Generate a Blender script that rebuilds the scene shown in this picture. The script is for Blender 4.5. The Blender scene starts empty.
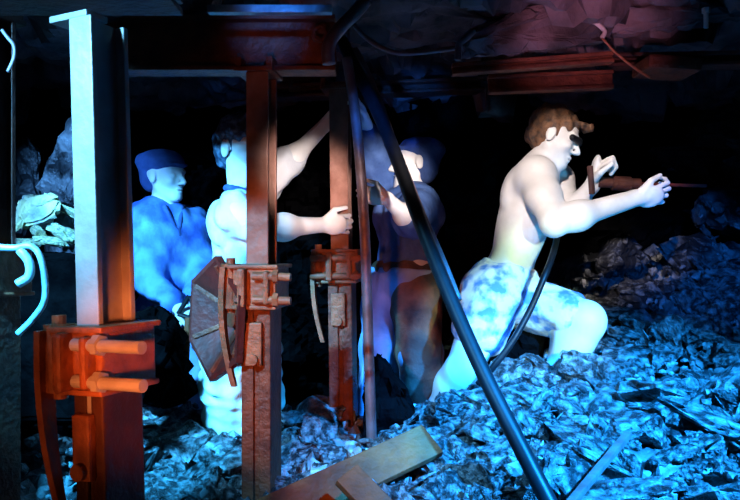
import bpy, bmesh, math, random
import numpy as np
from mathutils import Vector, Matrix, noise
random.seed(7)
C = bpy.context.scene.collection
F = 740.0; CZ = 1.3
def P(px, py, Y):
    """real point seen at photo pixel (px,py) at depth Y metres from the camera"""
    return Vector(((px-370)/F*Y, Y, CZ-(py-250)/F*Y))

# ------------------------------------------------------------------ materials
def mat(name, c1, c2=None, rough=.6, metal=0., scale=12, bump=.0, bscale=40, spec=.5, detail=5, lo=.35, hi=.65):
    m = bpy.data.materials.new(name); m.use_nodes = True
    nt = m.node_tree; b = nt.nodes['Principled BSDF']
    b.inputs['Roughness'].default_value = rough; b.inputs['Metallic'].default_value = metal
    b.inputs['Specular IOR Level'].default_value = spec
    tc = nt.nodes.new('ShaderNodeTexCoord')
    if c2 is None: c2 = tuple(v*.75 for v in c1)
    n = nt.nodes.new('ShaderNodeTexNoise'); n.inputs['Scale'].default_value = scale; n.inputs['Detail'].default_value = detail
    nt.links.new(tc.outputs['Object'], n.inputs['Vector'])
    r = nt.nodes.new('ShaderNodeValToRGB')
    r.color_ramp.elements[0].position = lo; r.color_ramp.elements[0].color = (*c1, 1)
    r.color_ramp.elements[1].position = hi; r.color_ramp.elements[1].color = (*c2, 1)
    nt.links.new(n.outputs['Fac'], r.inputs['Fac']); nt.links.new(r.outputs['Color'], b.inputs['Base Color'])
    if bump:
        n2 = nt.nodes.new('ShaderNodeTexNoise'); n2.inputs['Scale'].default_value = bscale; n2.inputs['Detail'].default_value = 6
        nt.links.new(tc.outputs['Object'], n2.inputs['Vector'])
        bp = nt.nodes.new('ShaderNodeBump'); bp.inputs['Strength'].default_value = bump; bp.inputs['Distance'].default_value = .02
        nt.links.new(n2.outputs['Fac'], bp.inputs['Height']); nt.links.new(bp.outputs['Normal'], b.inputs['Normal'])
    return m
M = dict(
 plaster = mat('white_painted_skin', (.80,.78,.75), (.68,.66,.64), .55, scale=14),
 shirt   = mat('pale_shirt_cloth', (.72,.74,.76), (.6,.62,.66), .85, scale=9, bump=.15),
 pale    = mat('pale_trouser_cloth', (.74,.76,.66), (.55,.58,.5), .85, scale=9, bump=.2),
 blue    = mat('blue_work_cloth', (.03,.08,.34), (.13,.28,.62), .85, scale=9, bump=.2),
 navy    = mat('navy_cloth', (.02,.05,.16), (.04,.09,.26), .85, scale=14, bump=.3),
 jumper  = mat('dark_blue_jumper_cloth', (.03,.08,.25), (.07,.15,.38), .85, scale=14, bump=.3),
 denim   = mat('faded_blue_cloth', (.16,.28,.55), (.32,.45,.72), .85, scale=8, bump=.2),
 shorts  = mat('blotched_blue_and_white_cloth', (.10,.24,.62), (.75,.76,.78), .8, scale=13, bump=.25, detail=3, lo=.42, hi=.56),
 legshade   = mat('shaded_trouser_cloth', (.06,.04,.035), (.34,.16,.09), .8, scale=7, bump=.4, detail=5, lo=.4, hi=.7),  # trouser cloth with the missing blue light put into its colour
 belt    = mat('brown_leather', (.07,.035,.02), (.12,.06,.03), .6),
 hair    = mat('sandy_brown_hair', (.26,.12,.055), (.07,.045,.035), .7, scale=40, bump=.5),
 dhair   = mat('dark_hair', (.015,.035,.07), (.12,.22,.34), .5, scale=45, bump=.6, lo=.45, hi=.75),
 steel   = mat('worn_grey_steel', (.46,.42,.42), (.36,.30,.28), .55, .25, scale=14, bump=.15),
 bsteel  = mat('brown_steel', (.30,.14,.10), (.20,.08,.05), .55, .25, scale=16, bump=.2),
 rust    = mat('rusty_red_steel', (.22,.052,.020), (.09,.02,.010), .6, .2, scale=14, bump=.4, bscale=60),
 wrust   = mat('light_rust_steel', (.36,.105,.04), (.19,.05,.02), .55, .1, scale=20, bump=.3, bscale=60),
 drust   = mat('dark_rust_steel', (.09,.022,.012), (.04,.010,.008), .65, .2, scale=12, bump=.4),
 redpaint= mat('dull_red_paint', (.13,.014,.008), (.06,.008,.005), .6, .1, scale=14, bump=.3),
 bolt    = mat('bright_bolt_steel', (.62,.38,.28), (.45,.22,.14), .55, .1, scale=20),
 gsteel  = mat('pale_grey_steel', (.45,.5,.5), (.2,.24,.26), .5, .3, scale=15, bump=.3),
 hose    = mat('black_rubber', (.008,.009,.012), (.005,.006,.008), .42, spec=.2, scale=30),
 greyrod = mat('grey_brown_steel_pipe', (.20,.14,.16), (.13,.07,.07), .5, .3, scale=18, bump=.2),
 coal    = mat('coal', (.012,.013,.015), (.26,.27,.28), .42, scale=6, bump=1., bscale=24, detail=4, lo=.42, hi=.66),
 dcoal   = mat('dark_coal', (.008,.008,.009), (.03,.03,.033), .5, scale=9, bump=.9, bscale=26, lo=.4, hi=.75),
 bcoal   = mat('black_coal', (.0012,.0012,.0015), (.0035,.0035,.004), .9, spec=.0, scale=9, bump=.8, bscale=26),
 pstone  = mat('pale_stone', (.72,.68,.3), (.2,.22,.22), .8, scale=12, bump=.8, bscale=25),
 ceil    = mat('roof_rock', (.17,.11,.12), (.012,.009,.011), .8, scale=5, bump=.9, bscale=14),
 wood    = mat('brown_wood', (.26,.062,.012), (.10,.026,.007), .75, scale=8, bump=.4),
 cord    = mat('pale_cord', (.6,.5,.48), (.45,.36,.34), .8, scale=30),
)

# ------------------------------------------------------------------ object helpers
def tag(o, label=None, cat=None, group=None, kind=None):
    if label: o['label'] = label
    if cat: o['category'] = cat
    if group: o['group'] = group
    if kind: o['kind'] = kind
    return o
def empty(name, loc, label, cat, group=None, rz=0.):
    o = bpy.data.objects.new(name, None); C.objects.link(o); o.location = loc; o.rotation_euler = (0,0,rz)
    o.empty_display_size = .1
    return tag(o, label, cat, group)
def link(name, me, m, parent=None, smooth=False, world=True, label=None):
    """world=True: mesh is in world space; origin stays under the parent so that nothing moves"""
    me.materials.clear(); me.materials.append(m)
    if smooth: me.polygons.foreach_set('use_smooth', [True]*len(me.polygons))
    o = bpy.data.objects.new(name, me); C.objects.link(o)
    if parent is not None:
        o.parent = parent
        if world:
            mw = Matrix.Identity(4); q = parent; chain = []
            while q is not None: chain.append(q); q = q.parent
            for q in reversed(chain): mw = mw @ (q.matrix_parent_inverse @ q.matrix_basis)
            o.matrix_parent_inverse = mw.inverted()
    if label: o['label'] = label
    return o
def recentre(o):
    me = o.data; n = len(me.vertices); a = np.empty(n*3); me.vertices.foreach_get('co', a); a = a.reshape(-1,3)
    c = (a.min(0)+a.max(0))/2; c[2] = a[:,2].min(); me.vertices.foreach_set('co', (a-c).ravel()); o.location = c; me.update(); return o
def build(name, bm, m, parent=None, smooth=False, world=True, label=None):
    me = bpy.data.meshes.new(name); bmesh.ops.recalc_face_normals(bm, faces=bm.faces); bm.to_mesh(me); bm.free()
    return link(name, me, m, parent, smooth, world, label)
def box(bm, sx, sy, sz, x=0, y=0, z=0, rot=None, bev=.003):
    r = bmesh.ops.create_cube(bm, size=1); vs = r['verts']
    for v in vs: v.co = Vector((v.co.x*sx, v.co.y*sy, v.co.z*sz))
    if bev:
        es = list({e for v in vs for e in v.link_edges})
        rr = bmesh.ops.bevel(bm, geom=es, offset=bev, segments=2, affect='EDGES', profile=.6)
        vs = list({v for f in rr['faces'] for v in f.verts} | {v for v in vs if v.is_valid})
    for v in vs:
        co = v.co
        if rot is not None: co = rot @ co
        v.co = co + Vector((x,y,z))
    return vs
def bar(bm, a, b, w, d, bev=.003, roll=0.):
    """square bar from a to b, w x d section"""
    a = Vector(a); b = Vector(b); dz = (b-a); L = dz.length
    R = dz.to_track_quat('Z','Y').to_matrix() @ Matrix.Rotation(roll,3,'Z')
    c = (a+b)/2; return box(bm, w, d, L, c.x, c.y, c.z, R, bev)
def catmull(pts, n=10):
    pts = [Vector(p) for p in pts]; q = [pts[0]*2-pts[1]]+pts+[pts[-1]*2-pts[-2]]; out = []
    for i in range(1, len(q)-2):
        p0,p1,p2,p3 = q[i-1:i+3]
        for k in range(n):
            t = k/n
            out.append(.5*((2*p1)+(p2-p0)*t+(2*p0-5*p1+4*p2-p3)*t*t+(3*p1-p0-3*p2+p3)*t**3))
    out.append(q[-2]); return out
def tube(bm, pts, r, seg=12, r2=None, curve=True):
    ps = catmull(pts) if curve and len(pts) > 2 else [Vector(p) for p in pts]
    n = len(ps); prev = None; rings = []
    for i, p in enumerate(ps):
        t = (ps[min(i+1,n-1)]-ps[max(i-1,0)]).normalized()
        if prev is None: u = t.orthogonal().normalized()
        else: u = (prev - t*prev.dot(t)).normalized()
        prev = u; v = t.cross(u)
        rr = r if r2 is None else r+(r2-r)*i/(n-1)
        rings.append([bm.verts.new(p+(u*math.cos(a)+v*math.sin(a))*rr) for a in [2*math.pi*k/seg for k in range(seg)]])
    for a, b in zip(rings, rings[1:]):
        for k in range(seg): bm.faces.new((a[k], a[(k+1)%seg], b[(k+1)%seg], b[k]))
    bm.faces.new(rings[0][::-1]); bm.faces.new(rings[-1])
def single(name, bm, m, label, cat, group=None, smooth=False):
    o = build(name, bm, m, None, smooth); recentre(o); return tag(o, label, cat, group)

# ------------------------------------------------------------------ smooth-blended body surfaces
def nrm(v): v = np.asarray(v, float); return v/np.linalg.norm(v)
class Body:
    """list of rounded shapes blended into ONE continuous surface"""
    def __init__(s): s.p = []
    def cap(s, a, b, ra, rb, k=.03, neg=False): s.p.append(('c', np.array(a,float), np.array(b,float), ra, rb, k, neg)); return s
    def ell(s, c, r, R=None, k=.03, neg=False): s.p.append(('e', np.array(c,float), np.array(r,float), np.eye(3) if R is None else np.array(R,float), None, k, neg)); return s
    def cut(s, point, normal): s.p.append(('h', np.array(point,float), nrm(normal), 0, 0, 0, True)); return s
    def mesh(s, name, vox=.006, wr=0., wf=30., seed=0, inflate=0.):
        lo = np.full(3, 1e9); hi = -lo
        for q in s.p:
            if q[6]: continue
            if q[0]=='c':
                r = max(q[3],q[4]); lo = np.minimum(lo, np.minimum(q[1],q[2])-r); hi = np.maximum(hi, np.maximum(q[1],q[2])+r)
            else: r = q[2].max(); lo = np.minimum(lo, q[1]-r); hi = np.maximum(hi, q[1]+r)
        pad = .02+inflate+wr; lo -= pad; hi += pad
        n = np.ceil((hi-lo)/vox).astype(int)+1
        D = np.full(n, .2, np.float32)
        ax = [lo[i]+vox*np.arange(n[i]) for i in range(3)]
        for q in s.p:
            kind = q[0]; k = q[5]
            if kind=='h':
                X,Y,Z = np.meshgrid(*ax, indexing='ij', sparse=True)
                d = (X-q[1][0])*q[2][0]+(Y-q[1][1])*q[2][1]+(Z-q[1][2])*q[2][2]
                D = np.maximum(D, d).astype(np.float32); continue
            if kind=='c': r = max(q[3],q[4]); l = np.minimum(q[1],q[2])-r; h = np.maximum(q[1],q[2])+r
            else: r = q[2].max(); l = q[1]-r; h = q[1]+r
            m = k+.03+inflate
            i0 = np.clip(np.floor((l-m-lo)/vox).astype(int), 0, n); i1 = np.clip(np.ceil((h+m-lo)/vox).astype(int)+1, 0, n)
            if (i1<=i0).any(): continue
            sl = tuple(slice(i0[i], i1[i]) for i in range(3))
            X,Y,Z = np.meshgrid(*[ax[i][sl[i]] for i in range(3)], indexing='ij')
            if kind=='c':
                a,b = q[1],q[2]; ba = b-a; L = max(ba@ba,1e-9)
                t = np.clip(((X-a[0])*ba[0]+(Y-a[1])*ba[1]+(Z-a[2])*ba[2])/L, 0, 1)
                d = np.sqrt((X-a[0]-t*ba[0])**2+(Y-a[1]-t*ba[1])**2+(Z-a[2]-t*ba[2])**2)-(q[3]+(q[4]-q[3])*t)
            else:
                R = q[3]; x,y,z = X-q[1][0], Y-q[1][1], Z-q[1][2]
                u = [x*R[i][0]+y*R[i][1]+z*R[i][2] for i in range(3)]
                k0 = np.sqrt(sum((u[i]/q[2][i])**2 for i in range(3))); k1 = np.sqrt(sum((u[i]/q[2][i]**2)**2 for i in range(3)))+1e-9
                d = k0*(k0-1)/k1
            A = D[sl]; kk = max(k,1e-4)
            if q[6]:
                d = -d; hh = np.maximum(kk-np.abs(A-d),0)/kk; D[sl] = np.maximum(A,d)+hh*hh*kk/4
            else:
                hh = np.maximum(kk-np.abs(A-d),0)/kk; D[sl] = np.minimum(A,d)-hh*hh*kk/4
        if inflate: D -= inflate
        if wr:
            X,Y,Z = np.meshgrid(*ax, indexing='ij'); rs = np.random.RandomState(seed)
            W = np.zeros_like(D)
            wx = .25*np.sin(Y*wf*.37+Z*wf*.5+seed); wy = .25*np.sin(X*wf*.45+Z*wf*.3+2)
            for j in range(5):
                f = rs.randn(3)*np.array([1,1,.6]); f = f/np.linalg.norm(f)*wf*(.7+.5*j)
                W += np.sin(X*f[0]+Y*f[1]+Z*f[2]+rs.rand()*6+3*wx+3*wy)/(1+.5*j)
            D = D + wr*.5*W
        return surface_net(name, D, lo, vox)
def surface_net(name, D, lo, vox):
    D = np.asarray(D, np.float64)
    for a in range(3):
        s0 = [slice(None)]*3; s0[a] = 0; D[tuple(s0)] = np.maximum(D[tuple(s0)], .01); s0[a] = -1; D[tuple(s0)] = np.maximum(D[tuple(s0)], .01)
    S = D < 0; n = np.array(D.shape)
    nc = n-1
    acc = np.zeros((*nc,3)); cnt = np.zeros(nc)
    for a in range(3):
        b, c = [i for i in range(3) if i != a]
        for ob in (0,1):
            for oc in (0,1):
                s0 = [None]*3; s1 = [None]*3
                s0[a] = slice(0,nc[a]); s1[a] = slice(1,nc[a]+1)
                s0[b] = s1[b] = slice(ob, ob+nc[b]); s0[c] = s1[c] = slice(oc, oc+nc[c])
                d0 = D[tuple(s0)]; d1 = D[tuple(s1)]; x = (d0<0) != (d1<0)
                t = np.where(x, d0/np.where(x, d0-d1, 1), 0)
                acc[...,a] += t; acc[...,b] += x*ob; acc[...,c] += x*oc; cnt += x
    act = cnt > 0; idx = -np.ones(nc, int); idx[act] = np.arange(act.sum())
    g = np.argwhere(act); V = lo + vox*(g + acc[act]/cnt[act][:,None])
    faces = []
    for a in range(3):
        b, c = (a+1)%3, (a+2)%3
        s0 = [slice(1,-1)]*3; s1 = [slice(1,-1)]*3; s0[a] = slice(0,nc[a]); s1[a] = slice(1,nc[a]+1)
        x0 = S[tuple(s0)]; x1 = S[tuple(s1)]
        e = np.argwhere(x0 != x1); flip = x0[tuple(e.T)]
        e = e+1; e[:,a] -= 1
        def I(db, dc):
            q = e.copy(); q[:,b] += db; q[:,c] += dc; return idx[tuple(q.T)]
        Q = np.stack([I(-1,-1), I(0,-1), I(0,0), I(-1,0)], 1)
        Q[~flip] = Q[~flip][:, ::-1]; faces.append(Q)
    Fq = np.concatenate(faces); Fq = Fq[(Fq>=0).all(1)]
    me = bpy.data.meshes.new(name); me.vertices.add(len(V)); me.vertices.foreach_set('co', V.ravel())
    me.loops.add(len(Fq)*4); me.loops.foreach_set('vertex_index', Fq.ravel())
    me.polygons.add(len(Fq)); me.polygons.foreach_set('loop_start', np.arange(0,len(Fq)*4,4)); me.polygons.foreach_set('loop_total', np.full(len(Fq),4))
    me.update(calc_edges=True); me.validate(); return me

def frame(fwd, up):
    up = nrm(up); f = np.asarray(fwd,float); f = nrm(f-up*(f@up)); lat = np.cross(up, f); return np.stack([f, lat, up])  # rows
def head(B, c, fwd, up, s=1.):
    R = frame(fwd, up); c = np.array(c, float)
    T = lambda x,y,z: c + s*(x*R[0]+y*R[1]+z*R[2])
    E = lambda p, r, k=.03, neg=False: B.ell(T(*p), np.array(r)*s, R, k, neg)
    E((-.012,0,.035),(.098,.077,.084)); E((.028,0,-.032),(.062,.058,.082)); E((.070,0,-.096),(.020,.022,.018),.03)
    for y in (-1,1):
        B.cap(T(.0,.050*y,-.05), T(.065,.016*y,-.095), .016*s, .014*s, .025)
        B.cap(T(.074,.046*y,.024), T(.088,.012*y,.024), .010*s, .009*s, .014)
        E((.060,.044*y,-.024),(.022,.018,.018),.02)
        E((.096,.031*y,-.001),(.017,.017,.013),.01,True)
        E((.074,.031*y,.000),(.013,.013,.011),.003)
        E((-.008,.078*y,-.004),(.020,.008,.033),.008); E((-.002,.088*y,-.004),(.010,.006,.018),.006,True)
        B.ell(T(.100,.012*y,-.036), np.array((.010,.007,.007))*s, R, .006)
    B.cap(T(.090,0,.012), T(.113,0,-.031), .007*s, .011*s, .010)
    E((.086,0,-.060),(.013,.023,.006),.006); E((.085,0,-.073),(.012,.019,.007),.006); E((.102,0,-.066),(.018,.022,.0022),.003,True)
    return R, T
def hand(B, w, d, palm, curl=(.5,.7,.5), side=1, s=1., thumb=.6, spread=.12):
    """w wrist, d pointing direction, palm = direction the palm faces, side +1/-1 = where the thumb is"""
    d = nrm(d); palm = nrm(np.array(palm,float)-d*(np.array(palm,float)@d)); lat = np.cross(d, palm)*side; w = np.array(w,float)
    R = np.stack([d, lat, palm])
    B.ell(w+d*.048*s, np.array((.052,.041,.017))*s, R, .012)
    B.cap(w-d*.01, w+d*.03*s, .024*s, .022*s, .012)
    Ls = [.044,.048,.045,.036]
    for i in range(4):
        o = (1.5-i)*.020*s
        base = w+d*(.082-.004*abs(i-1))*s+lat*o
        dd = nrm(d+lat*(1.5-i)*spread); p = base-dd*.02*s; a = 0.; r = (.0092 if i<3 else .008)*s
        for j in range(3):
            if j > 0: p = q
            a = sum(curl[:j+1]); v = dd*math.cos(a)+palm*math.sin(a)
            L = Ls[i]*s*(1,.68,.52)[j]+(.02*s if j==0 else 0)
            if j==0: q = p+dd*.02*s+v*(L-.02*s)
            else: q = p+v*L
            B.cap(p, q, r*(1-.1*j), r*(1-.1*j-.08), .004)
    b = w+d*.022*s+lat*.026*s
    v1 = nrm(d*.75+lat*.75+palm*thumb*.5); v2 = nrm(d*.95+lat*.15+palm*thumb)
    B.cap(b, b+v1*.042*s, .015*s, .011*s, .01); B.cap(b+v1*.042*s, b+v1*.042*s+v2*.046*s, .0105*s, .0085*s, .004)
def torso(B, pel, neck, lat, slim=1.):
    pel = np.array(pel,float); neck = np.array(neck,float); up = nrm(neck-pel); lat = np.array(lat,float)
    lat = nrm(lat-up*(lat@up)); f = np.cross(lat, up); R = np.stack([f, lat, up]); L = np.linalg.norm(neck-pel); m = slim
    A = lambda t, x=0, y=0: pel+up*L*t+f*x+lat*y
    B.ell(A(.68), (.112*m,.155*m,.20*L/.5), R, .05); B.ell(A(.36,.004),(.095*m,.128*m,.17*L/.5), R, .05); B.ell(A(.03),(.112*m,.155*m,.12), R, .05)
    B.cap(A(.86,-.01,-.11), A(.86,-.01,.11), .062*m, .062*m, .05)
    for y in (-1,1):
        B.ell(A(.74,.072,.068*y),(.045,.07,.055), R, .03); B.ell(A(.74,-.085,.075*y),(.035,.06,.08), R, .03)
        B.ell(A(-.04,-.07,.07*y),(.075,.075,.085), R, .04)
    return R
def arm(B, sh, el, wr, m=1., k=.03):
    sh,el,wr = [np.array(v,float) for v in (sh,el,wr)]
    B.cap(sh, sh, .064*m, .064*m, .05); B.cap(sh, el, .053*m, .040*m, k); mid = sh+(el-sh)*.45; B.cap(mid, mid, .052*m, .052*m, .04)
    B.cap(el, wr, .040*m, .026*m, .02); q = el+(wr-el)*.28; B.cap(q, q, .044*m, .044*m, .04)
def leg(B, hip, kn, an, m=1., foot=None):
    hip,kn,an = [np.array(v,float) for v in (hip,kn,an)]
    B.cap(hip, kn, .088*m, .056*m, .04); B.cap(kn, an, .054*m, .036*m, .02); q = kn+(an-kn)*.28; B.cap(q,q,.060*m,.060*m,.05); B.cap(kn,kn,.060*m,.060*m,.02)
    if foot is not None:
        f = np.array(foot,float); B.cap(an, f, .040, .034, .03)

# ------------------------------------------------------------------ setting
def hgt(x, y):
    """height of the rubble bed"""
    def li(v, a): 
        if v <= a[0][0]: return a[0][1]
        for (x0,h0),(x1,h1) in zip(a, a[1:]):
            if v <= x1: return h0+(h1-h0)*(v-x0)/(x1-x0)
        return a[-1][1]
    L = li(y, [(1.0,.2),(1.6,.36),(2.2,.48),(3.1,.63),(3.35,.34),(4.6,.25)])
    Mi= li(y, [(1.0,.2),(1.6,.45),(2.1,.56),(2.75,.62),(3.0,.62),(3.3,.48),(4.6,.35)])
    Rr= li(y, [(1.0,.25),(1.6,.50),(2.0,.62),(2.6,.80),(3.05,.95),(3.5,1.12),(4.2,1.25)])
    R2= li(y, [(1.0,.3),(1.6,.50),(2.0,.66),(2.6,.88),(3.2,1.15),(3.6,1.3),(4.2,1.35)])
    return li(x, [(-.6,L),(-.25,L*.5+Mi*.5),(.0,Mi),(.18,Mi),(.34,Mi*.55+Rr*.45),(.62,Mi*.35+Rr*.65),(1.05,Rr),(1.7,R2)])
def cellrock(p, amp, tilt=1.):
    d, pts = noise.voronoi(p); c = pts[0]
    h = noise.cell_vector(c*7.13)
    return amp*((h.x-.5)+tilt*((p-c).dot(Vector((h.y-.5, h.z-.5, noise.cell(c*3.7)-.5)))))
def rockgrid(name, nu, nv, fn, m, kind='structure'):
    vs = [fn(i/nu, j/nv) for j in range(nv+1) for i in range(nu+1)]
    fs = [(j*(nu+1)+i, j*(nu+1)+i+1, (j+1)*(nu+1)+i+1, (j+1)*(nu+1)+i) for j in range(nv) for i in range(nu)]
    me = bpy.data.meshes.new(name); me.from_pydata([tuple(v) for v in vs], [], fs); me.update()
    o = link(name, me, m); o['kind'] = kind; return o
def ffloor(u, v):
    x = -2.6+5.2*u; y = 1.0+3.6*v; p = Vector((x,y,0))
    z = hgt(x,y)+cellrock(p*9, .05, 1.2)+cellrock(p*21, .02, 1.)
    return Vector((x,y,z-.03))
rockgrid('floor', 190, 140, ffloor, M['coal'])
def fback(u, v):
    x = -2.7+5.4*u; z = .2+2.2*v; p = Vector((x,5.,z))
    return Vector((x, 4.25+cellrock(p*3.2,.3,1.2)+cellrock(p*9,.08)+cellrock(p*22,.03), z))
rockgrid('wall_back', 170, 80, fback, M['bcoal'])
def fright(u, v):
    y = 1.2+3.4*u; z = .2+2.2*v; p = Vector((9.,y,z))
    return Vector((1.95+cellrock(p*3.2,.25,1.2)+cellrock(p*9,.08)+cellrock(p*22,.02), y, z))
rockgrid('wall_right', 120, 80, fright, M['dcoal'])
def fleft(u, v):
    y = 1.6+3.0*u; z = .2+2.2*v; p = Vector((-9.,y,z))
    return Vector((-2.35+cellrock(p*3.2,.25,1.2)+cellrock(p*9,.08), y, z))
rockgrid('wall_left', 90, 60, fleft, M['dcoal'])
def fceil(u, v):
    x = -2.7+5.4*u; y = 1.45+3.2*v; p = Vector((x,y,7.))
    return Vector((x, y, 2.16+cellrock(p*2.6,.14,1.3)+cellrock(p*8,.04)))
rockgrid('ceiling', 150, 90, fceil, M['ceil'])

# coal lumps --------------------------------------------------------------
def lump_mesh(name, seed, n=16, flat=.7):
    r = random.Random(seed); bm = bmesh.new()
    for _ in range(n):
        v = Vector((r.gauss(0,1), r.gauss(0,1), r.gauss(0,1))).normalized()*(.42+.12*r.random()); v.z *= flat; bm.verts.new(v)
    res = bmesh.ops.convex_hull(bm, input=bm.verts)
    bmesh.ops.delete(bm, geom=[v for v in bm.verts if not v.link_faces], context='VERTS')
    bmesh.ops.bevel(bm, geom=list(bm.edges), offset=.02, segments=1, affect='EDGES')
    bmesh.ops.triangulate(bm, faces=list(bm.faces)); bmesh.ops.subdivide_edges(bm, edges=list(bm.edges), cuts=1)
    for v in bm.verts:
        v.co += v.normal*(noise.noise(v.co*6+Vector((seed,0,0)))*.05+cellrock(v.co*5+Vector((seed,3,0)), .10, 1.2))
    me = bpy.data.meshes.new(name); bmesh.ops.recalc_face_normals(bm, faces=bm.faces); bm.to_mesh(me); bm.free(); return me
LM = [lump_mesh('coal_lump', 30+i, 13+i%5, .55+.06*(i%5)) for i in range(12)]
for me in LM: me.materials.append(M['coal'])
used = []
def lump(x, y, s, label, group, z=None, m=None, sc=None, rot=None, name='coal_lump', cat='coal lump'):
    k = random.randrange(len(LM)); me = LM[k]
    if m is not None: me = me.copy(); me.materials.clear(); me.materials.append(m)
    o = bpy.data.objects.new(name, me); C.objects.link(o)
    q = sc or (random.uniform(.8,1.35), random.uniform(.7,1.1), random.uniform(.7,1.05))
    o.scale = (s*q[0], s*q[1], s*q[2]); o.rotation_euler = rot or (random.uniform(-.5,.5), random.uniform(-.5,.5), random.uniform(0,6.28))
    o.location = (x, y, (hgt(x,y)+s*.10) if z is None else z)
    return tag(o, label, cat, group)
zones = [
 # x px range, Y range, count, size, label, group
 (138, 246, 2.15, 3.0, 58, 'angular blue-lit coal lump lying in the rubble between the first and second props', 'coal lumps at the feet of the two left-hand miners'),
 (284, 332, 2.3, 3.0, 26, 'small blue-lit coal lump in the heap between the second and third props', 'coal lumps between the second and third props'),
 (385, 545, 1.95, 3.0, 86, 'grey-blue coal lump in the rubble below the kneeling miner, around the thick hose', 'coal lumps around the thick hose'),
 (555, 760, 1.9, 3.4, 126, 'bright blue coal lump on the slope at the right of the kneeling miner', 'coal lumps on the right-hand slope')]
for x0,x1,y0,y1,n,lab,grp in zones:
    pts = []
    for _ in range(n):
        best = None
        for _ in range(12):
            Y = math.exp(random.uniform(math.log(y0), math.log(y1))); px = random.uniform(x0,x1); x = (px-370)/F*Y
            d = min([math.hypot(x-a, (Y-b)) for a,b in pts] or [9])
            if best is None or d > best[0]: best = (d,x,Y)
        pts.append(best[1:]); _, x, Y = best
        lump(x, Y, random.choice((.09,.11,.14,.17,.22)), lab, grp)
for _ in range(9):
    Y = random.uniform(1.95,2.6); px = random.uniform(570,740); x = (px-370)/F*Y
    lump(x, Y, random.uniform(.24,.34), 'large flat blue slab of coal near the bottom right corner', 'large coal slabs at bottom right', sc=(1.2,.8,.45), z=hgt(x,Y)+.02, name='coal_block', cat='coal slab')
# countless small pieces in one object
bm = bmesh.new()
for _ in range(2200):
    Y = random.uniform(1.6,3.8); x = random.uniform(-1.7,1.7); s = random.uniform(.014,.05); z = hgt(x,Y)+random.uniform(-.01,.035)
    R = Matrix.Rotation(random.uniform(0,6.28),3,(random.random(),random.random(),random.random()+.1))
    vs = bmesh.ops.create_icosphere(bm, subdivisions=1, radius=.5)['verts'] 
    for v in vs: v.co = R @ (Vector((v.co.x*s*1.5, v.co.y*s, v.co.z*s*.8))*random.uniform(.65,1.25)) + Vector((x,Y,z))
tag(single('coal_rubble', bm, M['coal'], 'loose small coal pieces spread over the whole rubble bed', 'rubble'), kind='stuff')

# darker big rocks
def rock(pts, name, m, label, cat, seed=0, amp=.02, vox=None, group=None, jag=14):
    bm = bmesh.new()
    for p in pts: bm.verts.new(p)
    bmesh.ops.convex_hull(bm, input=bm.verts)
    bmesh.ops.delete(bm, geom=[v for v in bm.verts if not v.link_faces], context='VERTS')
    bmesh.ops.bevel(bm, geom=list(bm.edges), offset=.012, segments=2, affect='EDGES')
    bmesh.ops.triangulate(bm, faces=list(bm.faces))
    for _ in range(3):
        bmesh.ops.subdivide_edges(bm, edges=[e for e in bm.edges if e.calc_length() > .035], cuts=1)
        bmesh.ops.triangulate(bm, faces=[f for f in bm.faces if len(f.verts)>3])
    for v in bm.verts: v.co += v.normal*(cellrock(v.co*jag+Vector((seed,0,0)), amp*2, 1.)+noise.noise(v.co*20)*amp*.4)
    return single(name, bm, m, label, cat, group)
def slab(poly, Y0, Y1, grow=1.):
    return [P(a,b,Y0) for a,b in poly]+[P(a,b,Y1) for a,b in poly]
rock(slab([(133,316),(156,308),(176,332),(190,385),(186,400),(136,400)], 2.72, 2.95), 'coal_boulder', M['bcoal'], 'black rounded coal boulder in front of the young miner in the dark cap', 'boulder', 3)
rock(slab([(374,352),(384,356),(424,428),(420,452),(362,452),(366,380)], 2.72, 2.86), 'shade_slab', M['bcoal'], 'pointed slab blackened in place of shade behind the thin pipe', 'rock', 5, .01)  # near-black colour makes this wedge read as shadow
rock(slab([(470,392),(482,352),(516,328),(548,330),(546,350),(528,392)], 3.0, 3.2), 'shaded_rock', M['bcoal'], 'coal rock blackened in place of shade between the legs of the kneeling miner', 'rock', 15, .012)  # rock in shade, the darkness put into its colour
def outcrop(cx, cy, rx, ry, Y, label, sd):
    r = random.Random(sd); pts = []
    for _ in range(16):
        a = r.uniform(0,6.28); b = r.uniform(.6,1.05); pts.append(P(cx+rx*b*math.cos(a), cy+ry*b*math.sin(a), Y+r.uniform(-.08,.2)))
    rock(pts, 'rock_outcrop', M['dcoal' if sd in (45,41) else 'coal'], label, 'rock', sd, .02, jag=10)
outcrop(648,310,52,38,3.35,'wide dim blue rock outcrop directly right of the kneeling miner knee',41)
outcrop(688,262,40,30,3.5,'dim blue rock outcrop below and right of the drill steel',42)
outcrop(734,290,34,50,3.3,'tall dark blue rock outcrop cut off by the right edge',43)
outcrop(722,212,34,26,3.7,'high dark rock outcrop at the right edge level with the drill',44)
outcrop(622,258,30,26,3.65,'dark rock outcrop under the outstretched forearm of the kneeling miner',45)
outcrop(700,340,40,30,3.1,'blue rock outcrop low on the right at the top of the rubble slope',46)
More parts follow.
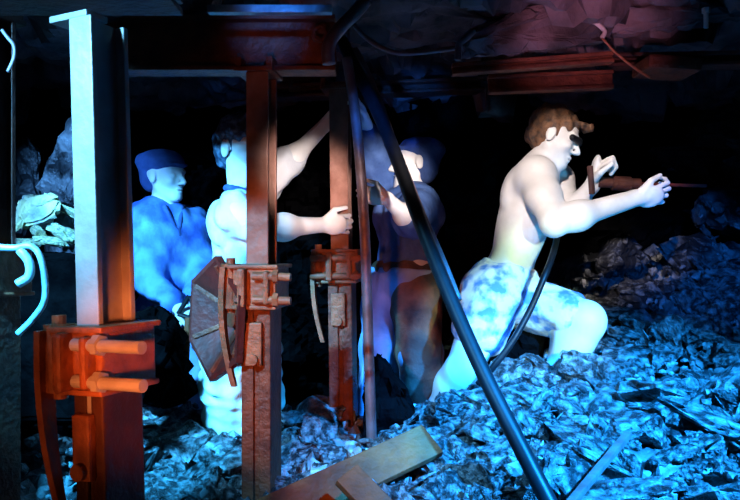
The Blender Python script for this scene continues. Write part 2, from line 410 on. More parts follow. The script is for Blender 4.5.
# rock ledge at the left with pale stones on it
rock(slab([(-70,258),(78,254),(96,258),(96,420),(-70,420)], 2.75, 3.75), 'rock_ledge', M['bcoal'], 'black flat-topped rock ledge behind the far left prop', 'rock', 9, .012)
rock([P(14,222,2.95),P(22,196,2.95),P(48,192,2.95),P(62,198,2.95),P(58,212,2.95),P(40,224,2.95),P(18,228,2.95),P(20,200,3.15),P(58,196,3.15),P(52,226,3.15),P(20,230,3.15)],
     'pale_stone', M['pstone'], 'pale yellowish curved stone lying on top of the ledge stones at far left', 'stone', 11, .008)
for i,(a,b,s,lb) in enumerate([(28,243,.13,'flat blue-grey stone at the left end of the row on the ledge'),(49,241,.12,'cyan stone in the middle of the row on the ledge'),(67,235,.13,'blue stone beside the tall left prop on the ledge'),
    (72,212,.10,'pale stone against the tall left prop above the ledge row'),(38,231,.08,'small pale stone under the curved yellowish stone')]):
    p = P(a,b,3.0); lump(p.x, p.y, s, lb, None, z=p.z, m=M['pstone'], sc=(1.2,.9,.65), rot=(.1,.2*i,.3*i), name='ledge_stone', cat='stone')
rock([P(40,196,3.25),P(44,170,3.25),P(56,140,3.25),P(72,118,3.3),P(84,112,3.3),P(92,170,3.25),P(84,205,3.25),P(66,200,3.2),P(50,190,3.5),P(88,130,3.6),P(92,256,3.6),P(46,256,3.6),P(50,256,3.25),P(90,256,3.25)],
     'leaning_rock', M['coal'], 'tall leaning blue-lit rock behind the left prop above the pale stones', 'rock', 21, .012)
rock([P(12,256,3.4),P(14,150,3.4),P(26,138,3.4),P(38,150,3.4),P(40,196,3.4),P(12,256,3.7),P(16,148,3.7),P(40,150,3.7),P(44,256,3.7)],
     'upright_rock', M['dcoal'], 'dim blue upright rock between the far left prop and the leaning rock', 'rock', 25, .012)

# ------------------------------------------------------------------ props
def make_prop(px, Y, yaw, top_y, clamp_y, label, s=1., inner='steel', w=.07, d=.12, base=None, lean=0., cap_w=.12, bl=.004, br=.052, outer='rust', cap_d=.15, oz=1.25, boltmat='bolt'):
    x = (px-370)/F*Y; zt = CZ-(top_y-250)/F*Y; zc = CZ-(clamp_y-250)/F*Y
    zb = base if base is not None else hgt(x,Y)-.05
    r = empty('pit_prop', (x,Y,zb), label, 'mine prop', None, yaw); r.rotation_euler = (0, lean, yaw)
    L = lambda z: z-zb
    # inner H-section
    bm = bmesh.new(); h = zt-zc+.12; cz = L(zc)+h/2-.12
    box(bm, w, .014, h, 0, -d/2+.007, cz); box(bm, w, .014, h, 0, d/2-.007, cz); box(bm, .014, d-.028, h, 0, 0, cz, bev=0)
    build('inner_section', bm, M[inner], r, world=False)
    # cap plate with lugs
    bm = bmesh.new(); box(bm, cap_w, cap_d, .014, -.01 if cap_d > .1 else -.035, 0 if cap_d > .1 else -.02, L(zt)+.007)
    if cap_d > .1: box(bm, .02, cap_d*.87, .035, cap_w/2-.022, 0, L(zt)+.028)
    if cap_d > .1: box(bm, .02, cap_d*.87, .035, -cap_w/2+.002, 0, L(zt)+.028)
    build('cap_plate', bm, M[inner if inner!='bsteel' else 'rust'], r, world=False)
    # outer section: two channels with a groove down the front
    bm = bmesh.new(); ho = L(zc)-.03; W = w*1.32; Dd = d*oz
    for sx in (-1,1):
        box(bm, W*.42, Dd, ho, sx*W*.29, 0, ho/2, bev=.005)
    box(bm, W*.3, Dd*.86, ho, 0, 0, ho/2, bev=0)
    build('outer_section', bm, M[outer], r, world=False)
    bm = bmesh.new(); box(bm, W*.6, .02, .13, -.005, -Dd/2-.008, L(zc)-.17, bev=.006); tube(bm, [(-.005,-Dd/2-.03,L(zc)-.215),(-.005,-Dd/2+.01,L(zc)-.215)], .017, 14)
    build('lock_boss', bm, M['wrust'], r, world=False)
    bm = bmesh.new(); box(bm, .2, .2, .016, 0, 0, .03); build('base_plate', bm, M['rust'], r, world=False)
    # lock collar
    bm = bmesh.new(); cw = W+.036; cd = Dd+.04; z0 = L(zc)
    for sx in (-1,1): box(bm, .02, cd, .125, sx*(cw/2-.008), 0, z0, bev=.006)
    for sy in (-1,1): box(bm, cw, .022, .125, 0, sy*(cd/2-.010), z0, bev=.006)
    box(bm, cw+.03, cd+.02, .012, -.004, 0, z0+.062, bev=.004); box(bm, cw+.01, cd+.014, .012, 0, 0, z0-.06, bev=.004)
    box(bm, .024, .04, .115, -cw/2+.03, -cd/2-.014, z0, bev=.008); box(bm, .018, .034, .10, cw/2-.022, -cd/2-.012, z0, bev=.008)
    build('lock_collar', bm, M['wrust'], r, world=False)
    # hinge eye and curved strap on the left
    bm = bmesh.new(); ex = -cw/2-.022
    tube(bm, [(ex,-.05,z0+.07),(ex,-.05,z0-.065)], .030, 16); tube(bm, [(ex,-.05,z0+.088),(ex,-.05,z0-.08)], .014, 12)
    build('hinge_eye', bm, M['wrust'], r, world=False)
    bm = bmesh.new(); prev = None; n = 12
    for i in range(n+1):
        t = i/n; z = z0+.06-.36*t; wd = .048*(1-.62*t); xo = ex-.012+.03*t*t-.012*math.sin(t*3.1); th = .016
        ring = [bm.verts.new((xo-th/2,-.052-wd/2-.02,z)), bm.verts.new((xo+th/2,-.052-wd/2-.02,z)), bm.verts.new((xo+th/2,-.052+wd/2-.02,z)), bm.verts.new((xo-th/2,-.052+wd/2-.02,z))]
        if prev:
            for k in range(4): bm.faces.new((prev[k],prev[(k+1)%4],ring[(k+1)%4],ring[k]))
        else: bm.faces.new(ring)
        prev = ring
    bm.faces.new(prev[::-1]); build('wedge_strap', bm, M['wrust'], r, world=False)
    for dz in (.034,-.036):
        bm = bmesh.new(); yb = -cd/2-.012
        tube(bm, [(-cw/2-bl if bl>.01 else .0,yb,z0+dz),(cw/2+br,yb-.004,z0+dz-.002)], .0125, 14, curve=False)
        tube(bm, [(cw/2-.002,yb-.0,z0+dz),(cw/2+.014,yb,z0+dz)], .021, 6, curve=False)
        build('clamp_bolt', bm, M[boltmat], r, world=False)
    return r
make_prop(119, 1.5, math.radians(-24), 20, 357, 'tall foreground prop at left, pale blue at top turning rusty orange at its big clamp', w=.058, d=.105, base=.25, cap_w=.10, cap_d=.06, lean=-.035, bl=.0, br=.115, boltmat='steel', oz=1.08, outer='drust')
make_prop(262, 2.3, math.radians(-6), 76, 286, 'reddish brown prop left of centre with six-sided dish beside its clamp', inner='bsteel', w=.068, lean=.0, boltmat='wrust')
make_prop(344, 3.0, math.radians(-6), 92, 266, 'dim reddish brown prop in the middle gripped by the pushing miner', inner='bsteel', w=.072, lean=-.012, bl=.045, boltmat='wrust')
make_prop(-3, 2.0, math.radians(-25), 20, 272, 'dark prop cut off by the left edge with cyan-lit clamp', inner='drust', w=.05, d=.08, base=.3, lean=.0, cap_w=.07, boltmat='gsteel')
# curved cyan hook hanging from the far left clamp
bm = bmesh.new(); Y = 1.9
tube(bm, [P(-4,247,Y),P(14,248,Y),P(30,246,Y),P(40,256,Y),(P(45,280,Y)),P(44,302,Y),P(32,320,Y),P(18,334,Y)], .0085, 10)
tube(bm, [P(20,250,Y),P(29,262,Y),P(29,276,Y),P(18,284,Y)], .012, 10)
single('hooked_rod', bm, M['gsteel'], 'bent cyan hook rod curving down beside the far left clamp', 'hook', smooth=True)
# octagonal dish
c = P(219,319,2.33); r = empty('hexagonal_dish', c, 'dull red six-sided dished plate with ribs, left of the second prop', 'dish')
nrml = Vector((-.80,-.60,.0)).normalized(); u = Vector((0,0,1)); v = nrml.cross(u)
rot = Matrix((v,u,nrml)).transposed().to_4x4(); 
A0 = math.pi/2+.10
def hex_ring(bm, rad, dep): return [bm.verts.new(rot @ Vector((math.cos(A0+k*math.pi/3)*rad, math.sin(A0+k*math.pi/3)*rad, dep))) for k in range(6)]
bm = bmesh.new(); R_ = [hex_ring(bm, .200, .0), hex_ring(bm, .200, .022), hex_ring(bm, .184, .022), hex_ring(bm, .045, -.075), hex_ring(bm, .0451, -.08), hex_ring(bm,.04,-.075), hex_ring(bm, .18, -.01)]
seq = [R_[0],R_[1],R_[2],R_[3]]
for a,b in zip(seq,seq[1:]):
    for k in range(6): bm.faces.new((a[k],a[(k+1)%6],b[(k+1)%6],b[k]))
bm.faces.new(R_[3]); 
for v_ in R_[4]: bm.verts.remove(v_)
for a,b in ((R_[0],R_[6]),(R_[6],R_[5])):
    for k in range(6): bm.faces.new((a[k],a[(k+1)%6],b[(k+1)%6],b[k]))
bm.faces.new(R_[5]); build('dish_plate', bm, M['redpaint'], r, world=False)
for k in range(6):
    a = A0+k*math.pi/3; bm = bmesh.new()
    bar(bm, rot @ Vector((math.cos(a)*.17, math.sin(a)*.17, .018)), rot @ Vector((math.cos(a)*.05, math.sin(a)*.035, -.068)), .012, .016)
    build('rib', bm, M['rust'], r, world=False)
bm = bmesh.new(); tube(bm, [rot @ Vector((0,0,-.09)), rot @ Vector((0,0,-.04))], .03, 16, curve=False); build('hub', bm, M['rust'], r, world=False)

# ------------------------------------------------------------------ roof beams
def hbeam(name, a, b, w, h, m, label, group=None, roll=0):
    a = Vector(a); b = Vector(b); dz = b-a; L = dz.length; q = dz.to_track_quat('X','Z').to_matrix(); c = (a+b)/2
    bm = bmesh.new()
    for sz in (-1,1): 
        o = q @ Vector((0,0,sz*(h/2-.007))); box(bm, L, w, .014, c.x+o.x, c.y+o.y, c.z+o.z, q)
    box(bm, L, .014, h-.028, c.x, c.y, c.z, q, bev=0)
    return single(name, bm, m, label, 'beam', group)
hbeam('roof_beam', P(100,46,2.3), P(336,46,2.3), .09, .17, M['rust'], 'dark rusty steel roof beam resting on the second prop')
hbeam('roof_beam', P(-30,-4,1.55), P(175,-4,1.55), .14, .04, M['drust'], 'flat dark roof bar over the tall foreground prop')
hbeam('roof_beam', P(452,70,2.7), P(612,58,2.7), .05, .04, M['rust'], 'thin red roof bar under the pinkish roof rock')
hbeam('roof_beam', P(488,85,2.85), P(612,80,2.85), .05, .07, M['rust'], 'short red roof beam just above the kneeling miner')
hbeam('roof_beam', P(612,62,2.9), P(760,60,2.6), .10, .05, M['drust'], 'dark roof bar running off the right edge at top')
hbeam('roof_beam', P(255,94,3.3), P(480,86,3.5), .12, .06, M['drust'], 'faint brown beam high behind the middle prop')
bm = bmesh.new(); bar(bm, P(208,10,2.05), P(332,10,2.05), .03, .022); single('roof_strip', bm, M['gsteel'], 'bright blue strip of metal along the top left of centre', 'strip')
bm = bmesh.new(); box(bm, .19, .18, .05, 0,0,0, Matrix.Rotation(.06,3,'Y'), bev=.012)
for v_ in bm.verts: v_.co += P(666,68,2.7)
single('roof_wedge', bm, M['rust'], 'small red wedge block on the roof bar above right', 'block')
bm = bmesh.new(); tube(bm, [P(706,12,2.5),P(706,28,2.5)], .008, 12, curve=False); tube(bm, [P(706,8,2.5),P(706,13,2.5)], .014, 6, curve=False)
single('roof_bolt', bm, M['cord'], 'small bright bolt hanging from the roof at the top right', 'bolt')
bm = bmesh.new(); tube(bm, [P(568,2,2.55),P(578,12,2.5),P(592,20,2.5),P(604,30,2.5),P(602,38,2.5)], .008, 8)
single('rope', bm, M['cord'], 'pale pinkish rope crossing the roof rock at upper right', 'rope', smooth=True)
bm = bmesh.new(); tube(bm, [P(602,38,2.5),P(615,52,2.52),P(632,66,2.55),P(650,78,2.6)], .0045, 8)
single('roof_wire', bm, M['wrust'], 'thin orange wire slanting under the roof bars at the right', 'wire', smooth=True)
bm = bmesh.new(); tube(bm, [P(2,30,1.9),P(8,38,1.9),P(14,46,1.9),P(14,58,1.9),P(8,72,1.9)], .005, 8)
single('rope', bm, M['greyrod'], 'short bluish rope hanging at the top left corner', 'rope', smooth=True)
# roof rock slabs catching the pink and blue light
rock([P(458,58,2.55),P(470,34,2.5),P(520,8,2.5),P(600,0,2.5),P(612,40,2.55),P(540,50,2.55),P(500,56,2.55),P(470,30,2.9),P(610,10,2.9),P(600,40,2.9),P(470,50,2.9)], 'roof_rock', M['ceil'], 'pinkish slab of roof rock above the red bars, left of the pale rope', 'rock', 31, .01)
rock([P(612,36,2.6),P(612,2,2.55),P(690,0,2.55),P(760,4,2.5),P(760,14,2.5),P(690,26,2.6),P(612,10,2.9),P(740,4,2.9),P(690,26,2.9),P(612,34,2.9)], 'roof_rock', M['ceil'], 'purplish slab of roof rock right of the pale rope', 'rock', 33, .01)

# ------------------------------------------------------------------ hoses and pipes
bm = bmesh.new(); tube(bm, [P(342,40,2.75),P(352,62,2.7),P(372,100,2.6),P(392,146,2.5),P(420,222,2.4),P(452,302,2.25),P(484,374,2.12),P(520,446,2.0),P(556,516,1.9)], .0235, 16)
single('thick_hose', bm, M['hose'], 'long thick black hose slanting from the roof to the bottom edge', 'hose', smooth=True)
bm = bmesh.new(); tube(bm, [P(352,44,2.82),P(364,66,2.78),P(380,104,2.7),P(395,146,2.6),P(408,178,2.54),P(422,214,2.49),P(440,255,2.41),P(458,300,2.32)], .013, 12)
single('thin_hose', bm, M['greyrod'], 'thinner grey-brown hose running along the right of the thick hose', 'hose', smooth=True)
bm = bmesh.new(); tube(bm, [P(347,58,2.62),P(356,120,2.62),P(364,220,2.62),P(368,330,2.62),P(372,450,2.62)], .0185, 14)
single('thin_pipe', bm, M['greyrod'], 'thin upright pipe with purple-grey top standing right of the middle prop', 'pipe', smooth=True)
bm = bmesh.new(); tube(bm, [P(366,0,2.2),P(354,14,2.2),P(342,26,2.2),P(331,40,2.2),P(328,52,2.2),P(329,64,2.2)], .020, 14)
single('bent_hose', bm, M['greyrod'], 'bent purple-blue hose end coming out of the roof above the middle', 'hose', smooth=True)
bm = bmesh.new(); tube(bm, [P(314,30,2.2),P(322,26,2.2),P(326,34,2.2),P(321,41,2.2),P(314,38,2.2),P(314,30,2.2)], .006, 8)
single('hanging_ring', bm, M['rust'], 'small rusty ring hanging beside the bent hose end', 'ring', smooth=True)
bm = bmesh.new(); tube(bm, [P(350,20,2.5),P(362,34,2.5),P(378,46,2.5),P(398,53,2.5),P(425,52,2.5),P(456,48,2.5)], .0085, 10); tube(bm, [P(474,30,2.45),P(466,38,2.45),P(459,45,2.45),P(458,60,2.45)], .011, 10)
single('roof_cable', bm, M['greyrod'], 'blue-edged cable sagging under the roof, right of the hoses', 'cable', smooth=True)
bm = bmesh.new(); tube(bm, [P(560,226,3.0),P(557,238,2.92),P(553,254,2.84),P(545,275,2.76),P(530,310,2.74),P(512,342,2.72),P(494,366,2.72),P(478,384,2.75)], .0125, 12)
single('drill_hose', bm, M['hose'], 'narrow black air hose curving down from under the kneeling miner arm', 'hose', smooth=True)
# drill
r = empty('rock_drill', P(640,186,3.0), 'dark drill with long thin steel held out by the kneeling miner', 'drill')
bm = bmesh.new(); tube(bm, [P(598,182,3.02),P(640,184,3.02)], .022, 14, curve=False); tube(bm, [P(612,183,3.02),P(630,184,3.02)], .03, 14, curve=False); build('drill_body', bm, M['drust'], r, smooth=False)
bm = bmesh.new(); tube(bm, [P(590,166,2.98),P(592,194,2.98)], .012, 10, curve=False); build('handle', bm, M['drust'], r)
bm = bmesh.new(); tube(bm, [P(640,184,3.02),P(706,186,3.06)], .0075, 8, curve=False); build('drill_steel', bm, M['redpaint'], r)
# planks and bar
def plank(a, b, w, t, label, name='wooden_plank', nrm_=(0,-.35,1)):
    a = Vector(a); b = Vector(b); x = (b-a).normalized(); n = Vector(nrm_); n = (n-x*n.dot(x)).normalized(); y = n.cross(x)
    R = Matrix((x,y,n)).transposed(); bm = bmesh.new(); c = (a+b)/2
    box(bm, (b-a).length, w, t, c.x, c.y, c.z, R, bev=.004); return single(name, bm, M['wood'], label, 'plank')
plank(P(262,520,2.02), P(432,440,2.3), .115, .026, 'orange-brown board slanting up from the bottom edge in the middle', nrm_=(-.1,-.75,.7))
plank(P(346,474,1.98), P(400,530,1.9), .08, .024, 'short pinkish-brown board end below the slanting board', nrm_=(.2,-.6,.7))
bm = bmesh.new(); bar(bm, P(560,516,1.75), P(628,434,2.15), .022, .016); single('steel_bar', bm, M['greyrod'], 'flat cyan-lit metal bar lying on the rubble at the bottom right', 'bar')

# ------------------------------------------------------------------ people
def V(px,py,Y): return np.array(P(px,py,Y))
def hair_cap(B, T, R, s=1., grow=.012, low=-.03, front=.035):
    B.ell(T(-.018,0,.040), np.array((.098+grow,.077+grow,.084+grow))*s, R, .02)
    B.ell(T(-.06,0,-.02), np.array((.05,.066,.05))*s, R, .03)

def make_right():
    root = empty('person', V(520,372,3.0), 'bare-chested miner in short trousers kneeling on the rubble and holding a drill', 'person')
    B = Body(); fw = nrm((.97,-.22,0)); la = np.cross((0,0,1), fw)      # la points to the person's left (away)
    pel = V(503,287,3.05); nk = V(541,164,3.05)
    torso(B, pel, nk, la, 1.0)
    shR = V(536,177,2.91); elR = V(554,223,2.74); wrR = V(636,198,2.84)
    shL = V(557,180,3.2);  elL = V(566,218,3.12); wrL = V(593,184,3.04)
    elR2 = elR
    arm(B, shR, elR, wrR, 1.27); arm(B, shL, elL, wrL, 1.15)
    hand(B, wrR, (1,.05,.10), (.0,1,.55), (.5,.9,.7), 1, 1.12, .5, .10)
    hand(B, wrL, V(596,168,3.02)-wrL, (.75,-.3,.25), (1.25,1.35,.9), -1, 1.22, .8)
    hc = V(554,137,3.03); hf = nrm((.93,-.30,-.38)); hu = nrm((.40,-.05,1))
    B.cap(nk, V(549,150,3.04), .064, .052, .04); Rh, T = head(B, hc, hf, hu, 1.0)
    hR = V(492,302,2.95); kR = V(462,372,2.9); aR = V(432,415,3.05)
    hL = V(522,302,3.08); kL = V(585,321,2.90); aL = V(546,385,2.96)
    leg(B, hR, kR, aR, 1.18, V(388,410,3.02)); leg(B, hL, kL, aL, 1.34, V(575,402,2.9))
    link('body', B.mesh('body', .0055), M['plaster'], root, True)
    H = Body(); hair_cap(H, T, Rh, 1., .007); H.ell(T(.10,0,-.03), (.10,.12,.085), Rh, .02, True); H.ell(T(.0,.085,-.035), (.045,.03,.035), Rh, .01, True); H.ell(T(.0,-.085,-.035), (.045,.03,.035), Rh, .01, True)
    H.ell(T(.088,0,.078), (.045,.055,.016), Rh, .02)
    link('hair', H.mesh('hair', .005, wr=.008, wf=110, seed=3), M['hair'], root, True)
    g = Body(); g.cap(T(.075,-.055,.012), T(.100,-.02,.012), .013, .014, .006).cap(T(.100,-.02,.012), T(.100,.02,.012), .012, .012, .01).cap(T(.100,.02,.012), T(.075,.055,.012), .014, .013, .006)
    link('goggles', g.mesh('goggles', .004), M['hose'], root, True)
    S = Body(); torso(S, pel, nk, la, 1.0)
    S.cap(hR, hR+(kR-hR)*.38, .108, .100, .05); S.cap(hL, hL+(kL-hL)*.74, .106, .09, .05)
    up = nrm(nk-pel); S.cut(pel+up*.085, up+np.array((-.0,0,.12)))
    link('shorts', S.mesh('shorts', .006, wr=.008, wf=48, seed=5, inflate=.012), M['shorts'], root, True)
    bl = Body(); Rt = frame(fw, up); bl.ell(pel+up*.075, (.118,.150,.020), Rt, .02)
    link('waistband', bl.mesh('waistband', .006, wr=.004, wf=50, seed=2), M['shirt'], root, True)
make_right()

def make_pusher():
    root = empty('person', V(235,455,2.85), 'miner in pale shirt and trousers pushing the middle prop with both arms', 'person')
    B = Body(); fw = nrm((1,.12,0)); la = np.cross((0,0,1), fw)
    pel = V(243,312,2.85); nk = V(245,198,2.85); torso(B, pel, nk, la, .93)
    shR = V(236,212,2.68); elR = V(268,228,2.66); wrR = V(322,225,2.84)
    shL = V(248,206,3.02); elL = V(281,170,3.06); wrL = V(326,124,3.08)
    arm(B, shR, elR, wrR, 1.1); arm(B, shL, elL, wrL, 1.05)
    hand(B, wrR, (1,.12,.05), (0,1,0), (.75,.9,.6), 1, 1.0, .1, .06)
    hand(B, wrL, V(337,106,3.08)-wrL, (.7,0,-.6), (.5,.5,.4), 1, 1.0, .5)
    hc = V(243,150,2.86); B.cap(nk, V(241,172,2.85), .062, .056, .04); Rh, T = head(B, hc, (.80,-.60,.05), (0.05,0,1), 1.08)
    kR = V(224,385,2.80); aR = V(231,468,2.85); kL = V(262,388,2.98); aL = V(262,462,3.0); hR = V(234,318,2.76); hL = V(248,318,2.94)
    leg(B, hR, kR, aR, 1., V(262,472,2.8)); leg(B, hL, kL, aL, 1., V(290,466,3.0))
    link('body', B.mesh('body', .0055), M['plaster'], root, True)
    H = Body(); hair_cap(H, T, Rh, 1.06, .010); H.ell(T(.12,0,-.035), (.09,.1,.085), Rh, .02, True)
    link('hair', H.mesh('hair', .005, wr=.008, wf=110, seed=8), M['dhair'], root, True)
    S = Body(); torso(S, pel, nk, la, .95); up = nrm(nk-pel)
    S.cap(shR, shR+(elR-shR)*.75, .068, .056, .04); S.cap(shL, shL+(elL-shL)*1.25, .068, .052, .04)
    S.cut(pel+up*(-.03), -up); S.ell(nk+up*.03+fw*.02, (.07,.075,.06), frame(fw,up), .01, True)
    link('shirt', S.mesh('shirt', .006, wr=.012, wf=40, seed=4, inflate=.012), M['shirt'], root, True)
    col = Body()
    for i in range(16):
        a = 2*math.pi*i/16; b = 2*math.pi*(i+1)/16
        q = lambda t: nk+up*(.018-.02*math.cos(t))+fw*(.078*math.cos(t)+.008)+la*.084*math.sin(t)
        col.cap(q(a), q(b), .013, .013, .004)
    link('collar', col.mesh('collar', .004), M['navy'], root, True, label='dark neckline band')
    Tt = Body(); Tt.ell(pel, (.125,.165,.13), frame(fw,up), .04); Tt.cap(hR, kR, .108, .086, .04).cap(kR, aR, .088, .074, .03).cap(hL, kL, .105, .085, .04).cap(kL, aL, .085, .074, .03)
    link('trousers', Tt.mesh('trousers', .006, wr=.016, wf=42, seed=6, inflate=.004), M['pale'], root, True)
make_pusher()

def make_boy():
    root = empty('person', V(172,420,3.5), 'young miner in a dark cap and blue jacket at the left, looking right', 'person')
    B = Body(); fw = nrm((.72,-.69,0)); la = np.cross((0,0,1), fw)
    pel = V(168,318,3.5); nk = V(163,208,3.5); torso(B, pel, nk, la, .97)
    shR = V(147,220,3.42); elR = V(148,280,3.34); wrR = V(176,307,3.22)
    shL = V(193,220,3.62); elL = V(203,276,3.5); wrL = V(190,306,3.3)
    arm(B, shR, elR, wrR); arm(B, shL, elL, wrL)
    hand(B, wrR, (.9,-.2,-.25), (0,.4,-1), (.5,.8,.5), -1); hand(B, wrL, (-.7,-.4,-.35), (0,.3,-1), (.5,.8,.5), 1)
    hc = V(165,177,3.48); B.cap(nk, V(163,194,3.49), .056, .050, .04); Rh, T = head(B, hc, (.90,-.42,.0), (0,0,1), 1.0)
    hR = V(160,322,3.44); hL = V(180,322,3.54); kR = V(166,392,3.34); kL = V(194,388,3.46); aR = V(162,460,3.45); aL = V(196,460,3.5)
    leg(B, hR, kR, aR, 1., V(175,468,3.35)); leg(B, hL, kL, aL, 1., V(208,466,3.4))
    link('body', B.mesh('body', .006), M['plaster'], root, True)
    K = Body(); K.ell(T(-.03,0,.075), (.122,.098,.058), Rh, .02).ell(T(-.02,0,.05), (.108,.088,.04), Rh, .02).ell(T(.075,0,.054), (.035,.06,.008), Rh, .012).ell(T(-.075,0,.0), (.045,.07,.07), Rh, .03)
    link('cap', K.mesh('cap', .005, wr=.003, wf=50), M['navy'], root, True)
    S = Body(); torso(S, pel, nk, la, 1.02); up = nrm(nk-pel)
    S.cap(shR, elR, .068, .058, .04).cap(elR, elR+(wrR-elR)*.8, .058, .046, .03).cap(shL, elL, .066, .058, .04).cap(elL, elL+(wrL-elL)*.8, .058, .046, .03)
    S.cut(pel-up*.06, -up); S.ell(nk+up*.035+fw*.03, (.075,.06,.06), frame(fw,up), .01, True)
    link('jacket', S.mesh('jacket', .006, wr=.011, wf=34, seed=9, inflate=.014), M['blue'], root, True)
    sc = Body(); sc.cap(nk+fw*.09+up*.0+la*.045, nk+fw*.125-up*.13, .012, .010, .01).cap(nk+fw*.09-la*.045, nk+fw*.125-up*.13, .012, .010, .01)
    link('lapel', sc.mesh('lapel', .005), M['navy'], root, True)
    Tt = Body(); Tt.ell(pel, (.12,.16,.13), frame(fw,up), .04); Tt.cap(hR, kR, .102, .084, .04).cap(kR, aR, .084, .074, .03).cap(hL, kL, .100, .082, .04).cap(kL, aL, .082, .074, .03)
    link('trousers', Tt.mesh('trousers', .007, wr=.009, wf=34, seed=16, inflate=.004), M['denim'], root, True)
make_boy()
# tool handle in the boy's hands
r = empty('shovel', V(186,400,3.15), 'dark D-handled shovel held by the young miner in the cap', 'shovel')
bm = bmesh.new(); tube(bm, [P(178,314,3.16),P(189,296,3.16)], .010, 10, curve=False); tube(bm, [P(178,314,3.16),P(190,318,3.16)], .010, 10, curve=False); tube(bm, [P(189,296,3.16),P(192,306,3.16),P(190,318,3.16)], .008, 10)
build('grip', bm, M['hose'], r)
bm = bmesh.new(); tube(bm, [P(188,318,3.16),P(184,400,3.1)], .014, 10, curve=False); build('shaft', bm, M['wood'], r)

def make_mid():
    root = empty('person', V(400,420,3.4), 'miner in dark blue jumper and cap facing left behind the thin pipe and thick hose', 'person')
    B = Body(); fw = nrm((-.88,-.47,0)); la = np.cross((0,0,1), fw)
    pel = V(405,272,3.4); nk = V(408,192,3.4); torso(B, pel, nk, la, .98)
    shL = V(418,202,3.28); elL = V(412,222,3.08); wrL = V(386,198,2.9)
    shR = V(390,198,3.52); elR = V(372,158,3.4); wrR = V(366,124,3.25)
    arm(B, shL, elL, wrL); arm(B, shR, elR, wrR)
    hand(B, wrL, (-1,-.25,.15), (-.1,1,.1), (.7,.9,.6), -1, .9, .3, .05); hand(B, wrR, (-.3,-.3,1), (-1,-.3,0), (.4,.6,.4), 1, 1.)
    hc = V(415,163,3.4); B.cap(nk, V(412,178,3.4), .058, .052, .04); Rh, T = head(B, hc, (-.99,-.12,-.1), (0,0,1), 1.0)
    hL = V(416,278,3.3); hR = V(388,278,3.46); kL = V(419,352,3.22); kR = V(381,348,3.34); aL = V(430,440,3.2); aR = V(372,430,3.35)
    leg(B, hL, kL, aL, 1., V(410,448,3.1)); leg(B, hR, kR, aR, 1., V(355,440,3.3))
    link('body', B.mesh('body', .006), M['plaster'], root, True)
    K = Body(); K.ell(T(-.03,0,.060), (.112,.090,.060), Rh, .02).ell(T(-.040,0,-.005), (.072,.088,.09), Rh, .03).ell(T(.06,0,.068), (.05,.06,.008), Rh, .012)
    link('cap', K.mesh('cap', .005, wr=.003, wf=50), M['navy'], root, True)
    up = nrm(nk-pel); S = Body(); torso(S, pel, nk, la, .99); S.cap(shL, elL, .066, .058, .04).cap(shR, elR, .064, .055, .04).cap(elR, elR+(wrR-elR)*.7, .054, .044, .03)
    S.cap(elL, elL+(wrL-elL)*.12, .056, .052, .03)
    S.cut(pel-up*.035, -up); S.ell(nk+up*.035+fw*.02, (.07,.06,.06), frame(fw,up), .01, True)
    link('jumper', S.mesh('jumper', .006, wr=.009, wf=36, seed=19, inflate=.014), M['jumper'], root, True)
    bb = Body(); Rb = frame(fw,up); bb.ell(pel+up*.01, (.146,.190,.07), Rb, .02); bb.cut(pel+up*.05, up).cut(pel-up*.02, -up)
    link('belt', bb.mesh('belt', .006), M['belt'], root, True)
    Tt = Body(); Tt.ell(pel-up*.02, (.142,.188,.14), Rb, .04); Tt.cap(hR, kR, .108, .094, .03).cap(kR, aR, .094, .084, .03).cap(hL, kL, .10, .084, .03).cap(kL, aL, .084, .07, .03)
    Tt.cut(pel+up*.01, up)
    link('trousers', Tt.mesh('trousers', .006, wr=.010, wf=34, seed=26, inflate=.004), M['denim'], root, True)
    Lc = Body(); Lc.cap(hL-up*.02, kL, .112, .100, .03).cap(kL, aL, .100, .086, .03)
    link('shaded_leg', Lc.mesh('shaded_leg', .006, wr=.012, wf=30, seed=29, inflate=.004), M['legshade'], root, True, label='one trouser leg coloured grey-brown in place of shade')  # shell over the leg, its grey-brown standing in for the unlit side
make_mid()

# ------------------------------------------------------------------ lights
def spot(name, loc, tgt, col, power, ang=40, blend=.5, rad=.05):
    l = bpy.data.lights.new(name, 'SPOT'); l.color = col; l.energy = power; l.spot_size = math.radians(ang); l.spot_blend = blend; l.shadow_soft_size = rad
    o = bpy.data.objects.new(name, l); C.objects.link(o); o.location = loc
    o.rotation_euler = (Vector(tgt)-Vector(loc)).to_track_quat('-Z','Y').to_euler(); return o
BLUE = (.03,.28,1.); CYAN = (.22,.62,1.); WARM = (1.,.32,.09); WHITE = (1.,.86,.82)
spot('blue_spot_right', (1.6,.3,2.7), P(605,490,2.3), (.010,.31,1.), 8500, 38, 1.)
spot('blue_spot_wall', (.6,.3,1.9), P(690,275,3.5), (.01,.20,1.), 600, 16, .8)
spot('cyan_spot_floor', (-1.6,.6,2.3), P(160,455,2.6), (.03,.44,1.), 4500, 15, .5)
spot('blue_spot_middle', (.5,.3,2.6), P(475,425,2.7), (.03,.34,1.), 1500, 17, .6)
spot('blue_spot_hose', (-.3,.5,1.25), P(384,120,2.6), (.02,.2,1.), 700, 7, .6)
spot('blue_spot_trousers', (.0,.4,1.5), P(382,300,3.3), (.03,.25,1.), 160, 5, .5)
spot('blue_spot_gap', (1.0,.5,2.3), P(322,465,2.6), (.05,.42,1.), 900, 8, .5)
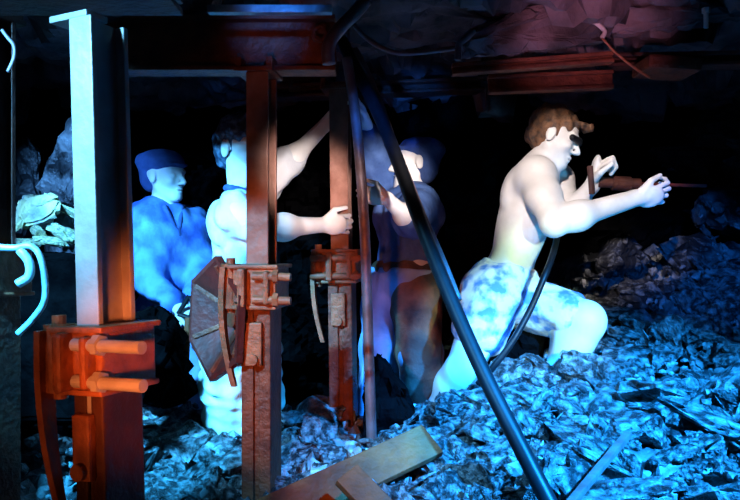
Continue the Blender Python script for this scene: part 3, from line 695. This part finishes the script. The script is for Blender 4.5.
spot('cyan_spot_under', (1.5,.9,.9), P(585,215,2.95), (.05,.5,1.), 130, 15, .5)
spot('cyan_spot_left', (-1.6,.6,2.3), P(178,310,3.0), (.10,.50,1.), 2600, 29, .4)
spot('cyan_spot_ledge', (-1.9,.9,2.0), P(48,180,3.1), (.10,.36,.9), 900, 17, .5)
spot('white_spot_right', (-.1,.2,2.5), P(572,170,3.0), WHITE, 650, 17, .5)
spot('cyan_spot_kneeling', (1.0,.4,1.6), P(528,312,3.0), (.65,1.,.62), 420, 16, .4)
spot('white_spot_arms', (.1,.2,1.6), P(308,190,2.9), WHITE, 650, 9, .5)
spot('white_spot_middle', (.62,.3,1.7), P(398,180,3.1), WHITE, 1000, 8, .5)
spot('warm_prop_spot', (-.95,.4,.8), P(80,350,1.5), WARM, 17, 36, .9)
spot('warm_spot', (-.42,.4,1.1), P(285,320,2.4), (1.,.22,.05), 130, 30, .6)
spot('warm_beam_spot', (-.2,.4,1.1), P(282,45,2.3), (1.,.28,.12), 22, 11, .9)
spot('warm_plank_spot', (.1,.3,1.9), P(355,470,2.1), (1.,.30,.05), 110, 13, .5)
spot('pink_roof_spot', (.2,.5,1.0), P(585,20,2.6), (1.,.45,.7), 170, 16, .8)
spot('blue_prop_spot', (-1.25,.5,2.3), P(86,135,1.5), (.14,.56,1.), 950, 28, 1.)
spot('blue_roof_spot', (.1,.6,1.93), P(280,6,2.05), (.02,.22,1.), 200, 7, .4)

w = bpy.data.worlds.new('World'); bpy.context.scene.world = w; w.use_nodes = True
w.node_tree.nodes['Background'].inputs[0].default_value = (.002,.003,.006,1); w.node_tree.nodes['Background'].inputs[1].default_value = 1.
cam = bpy.data.cameras.new('camera'); cam.lens = 36; cam.sensor_width = 36; cam.clip_start = .05
co = bpy.data.objects.new('camera', cam); C.objects.link(co); co.location = (0,0,CZ); co.rotation_euler = (math.pi/2,0,0)
s = bpy.context.scene; s.camera = co
s.view_settings.view_transform = 'Standard'; s.view_settings.look = 'None'; s.view_settings.exposure = -.35; s.view_settings.gamma = 1
s.view_settings.use_curve_mapping = False
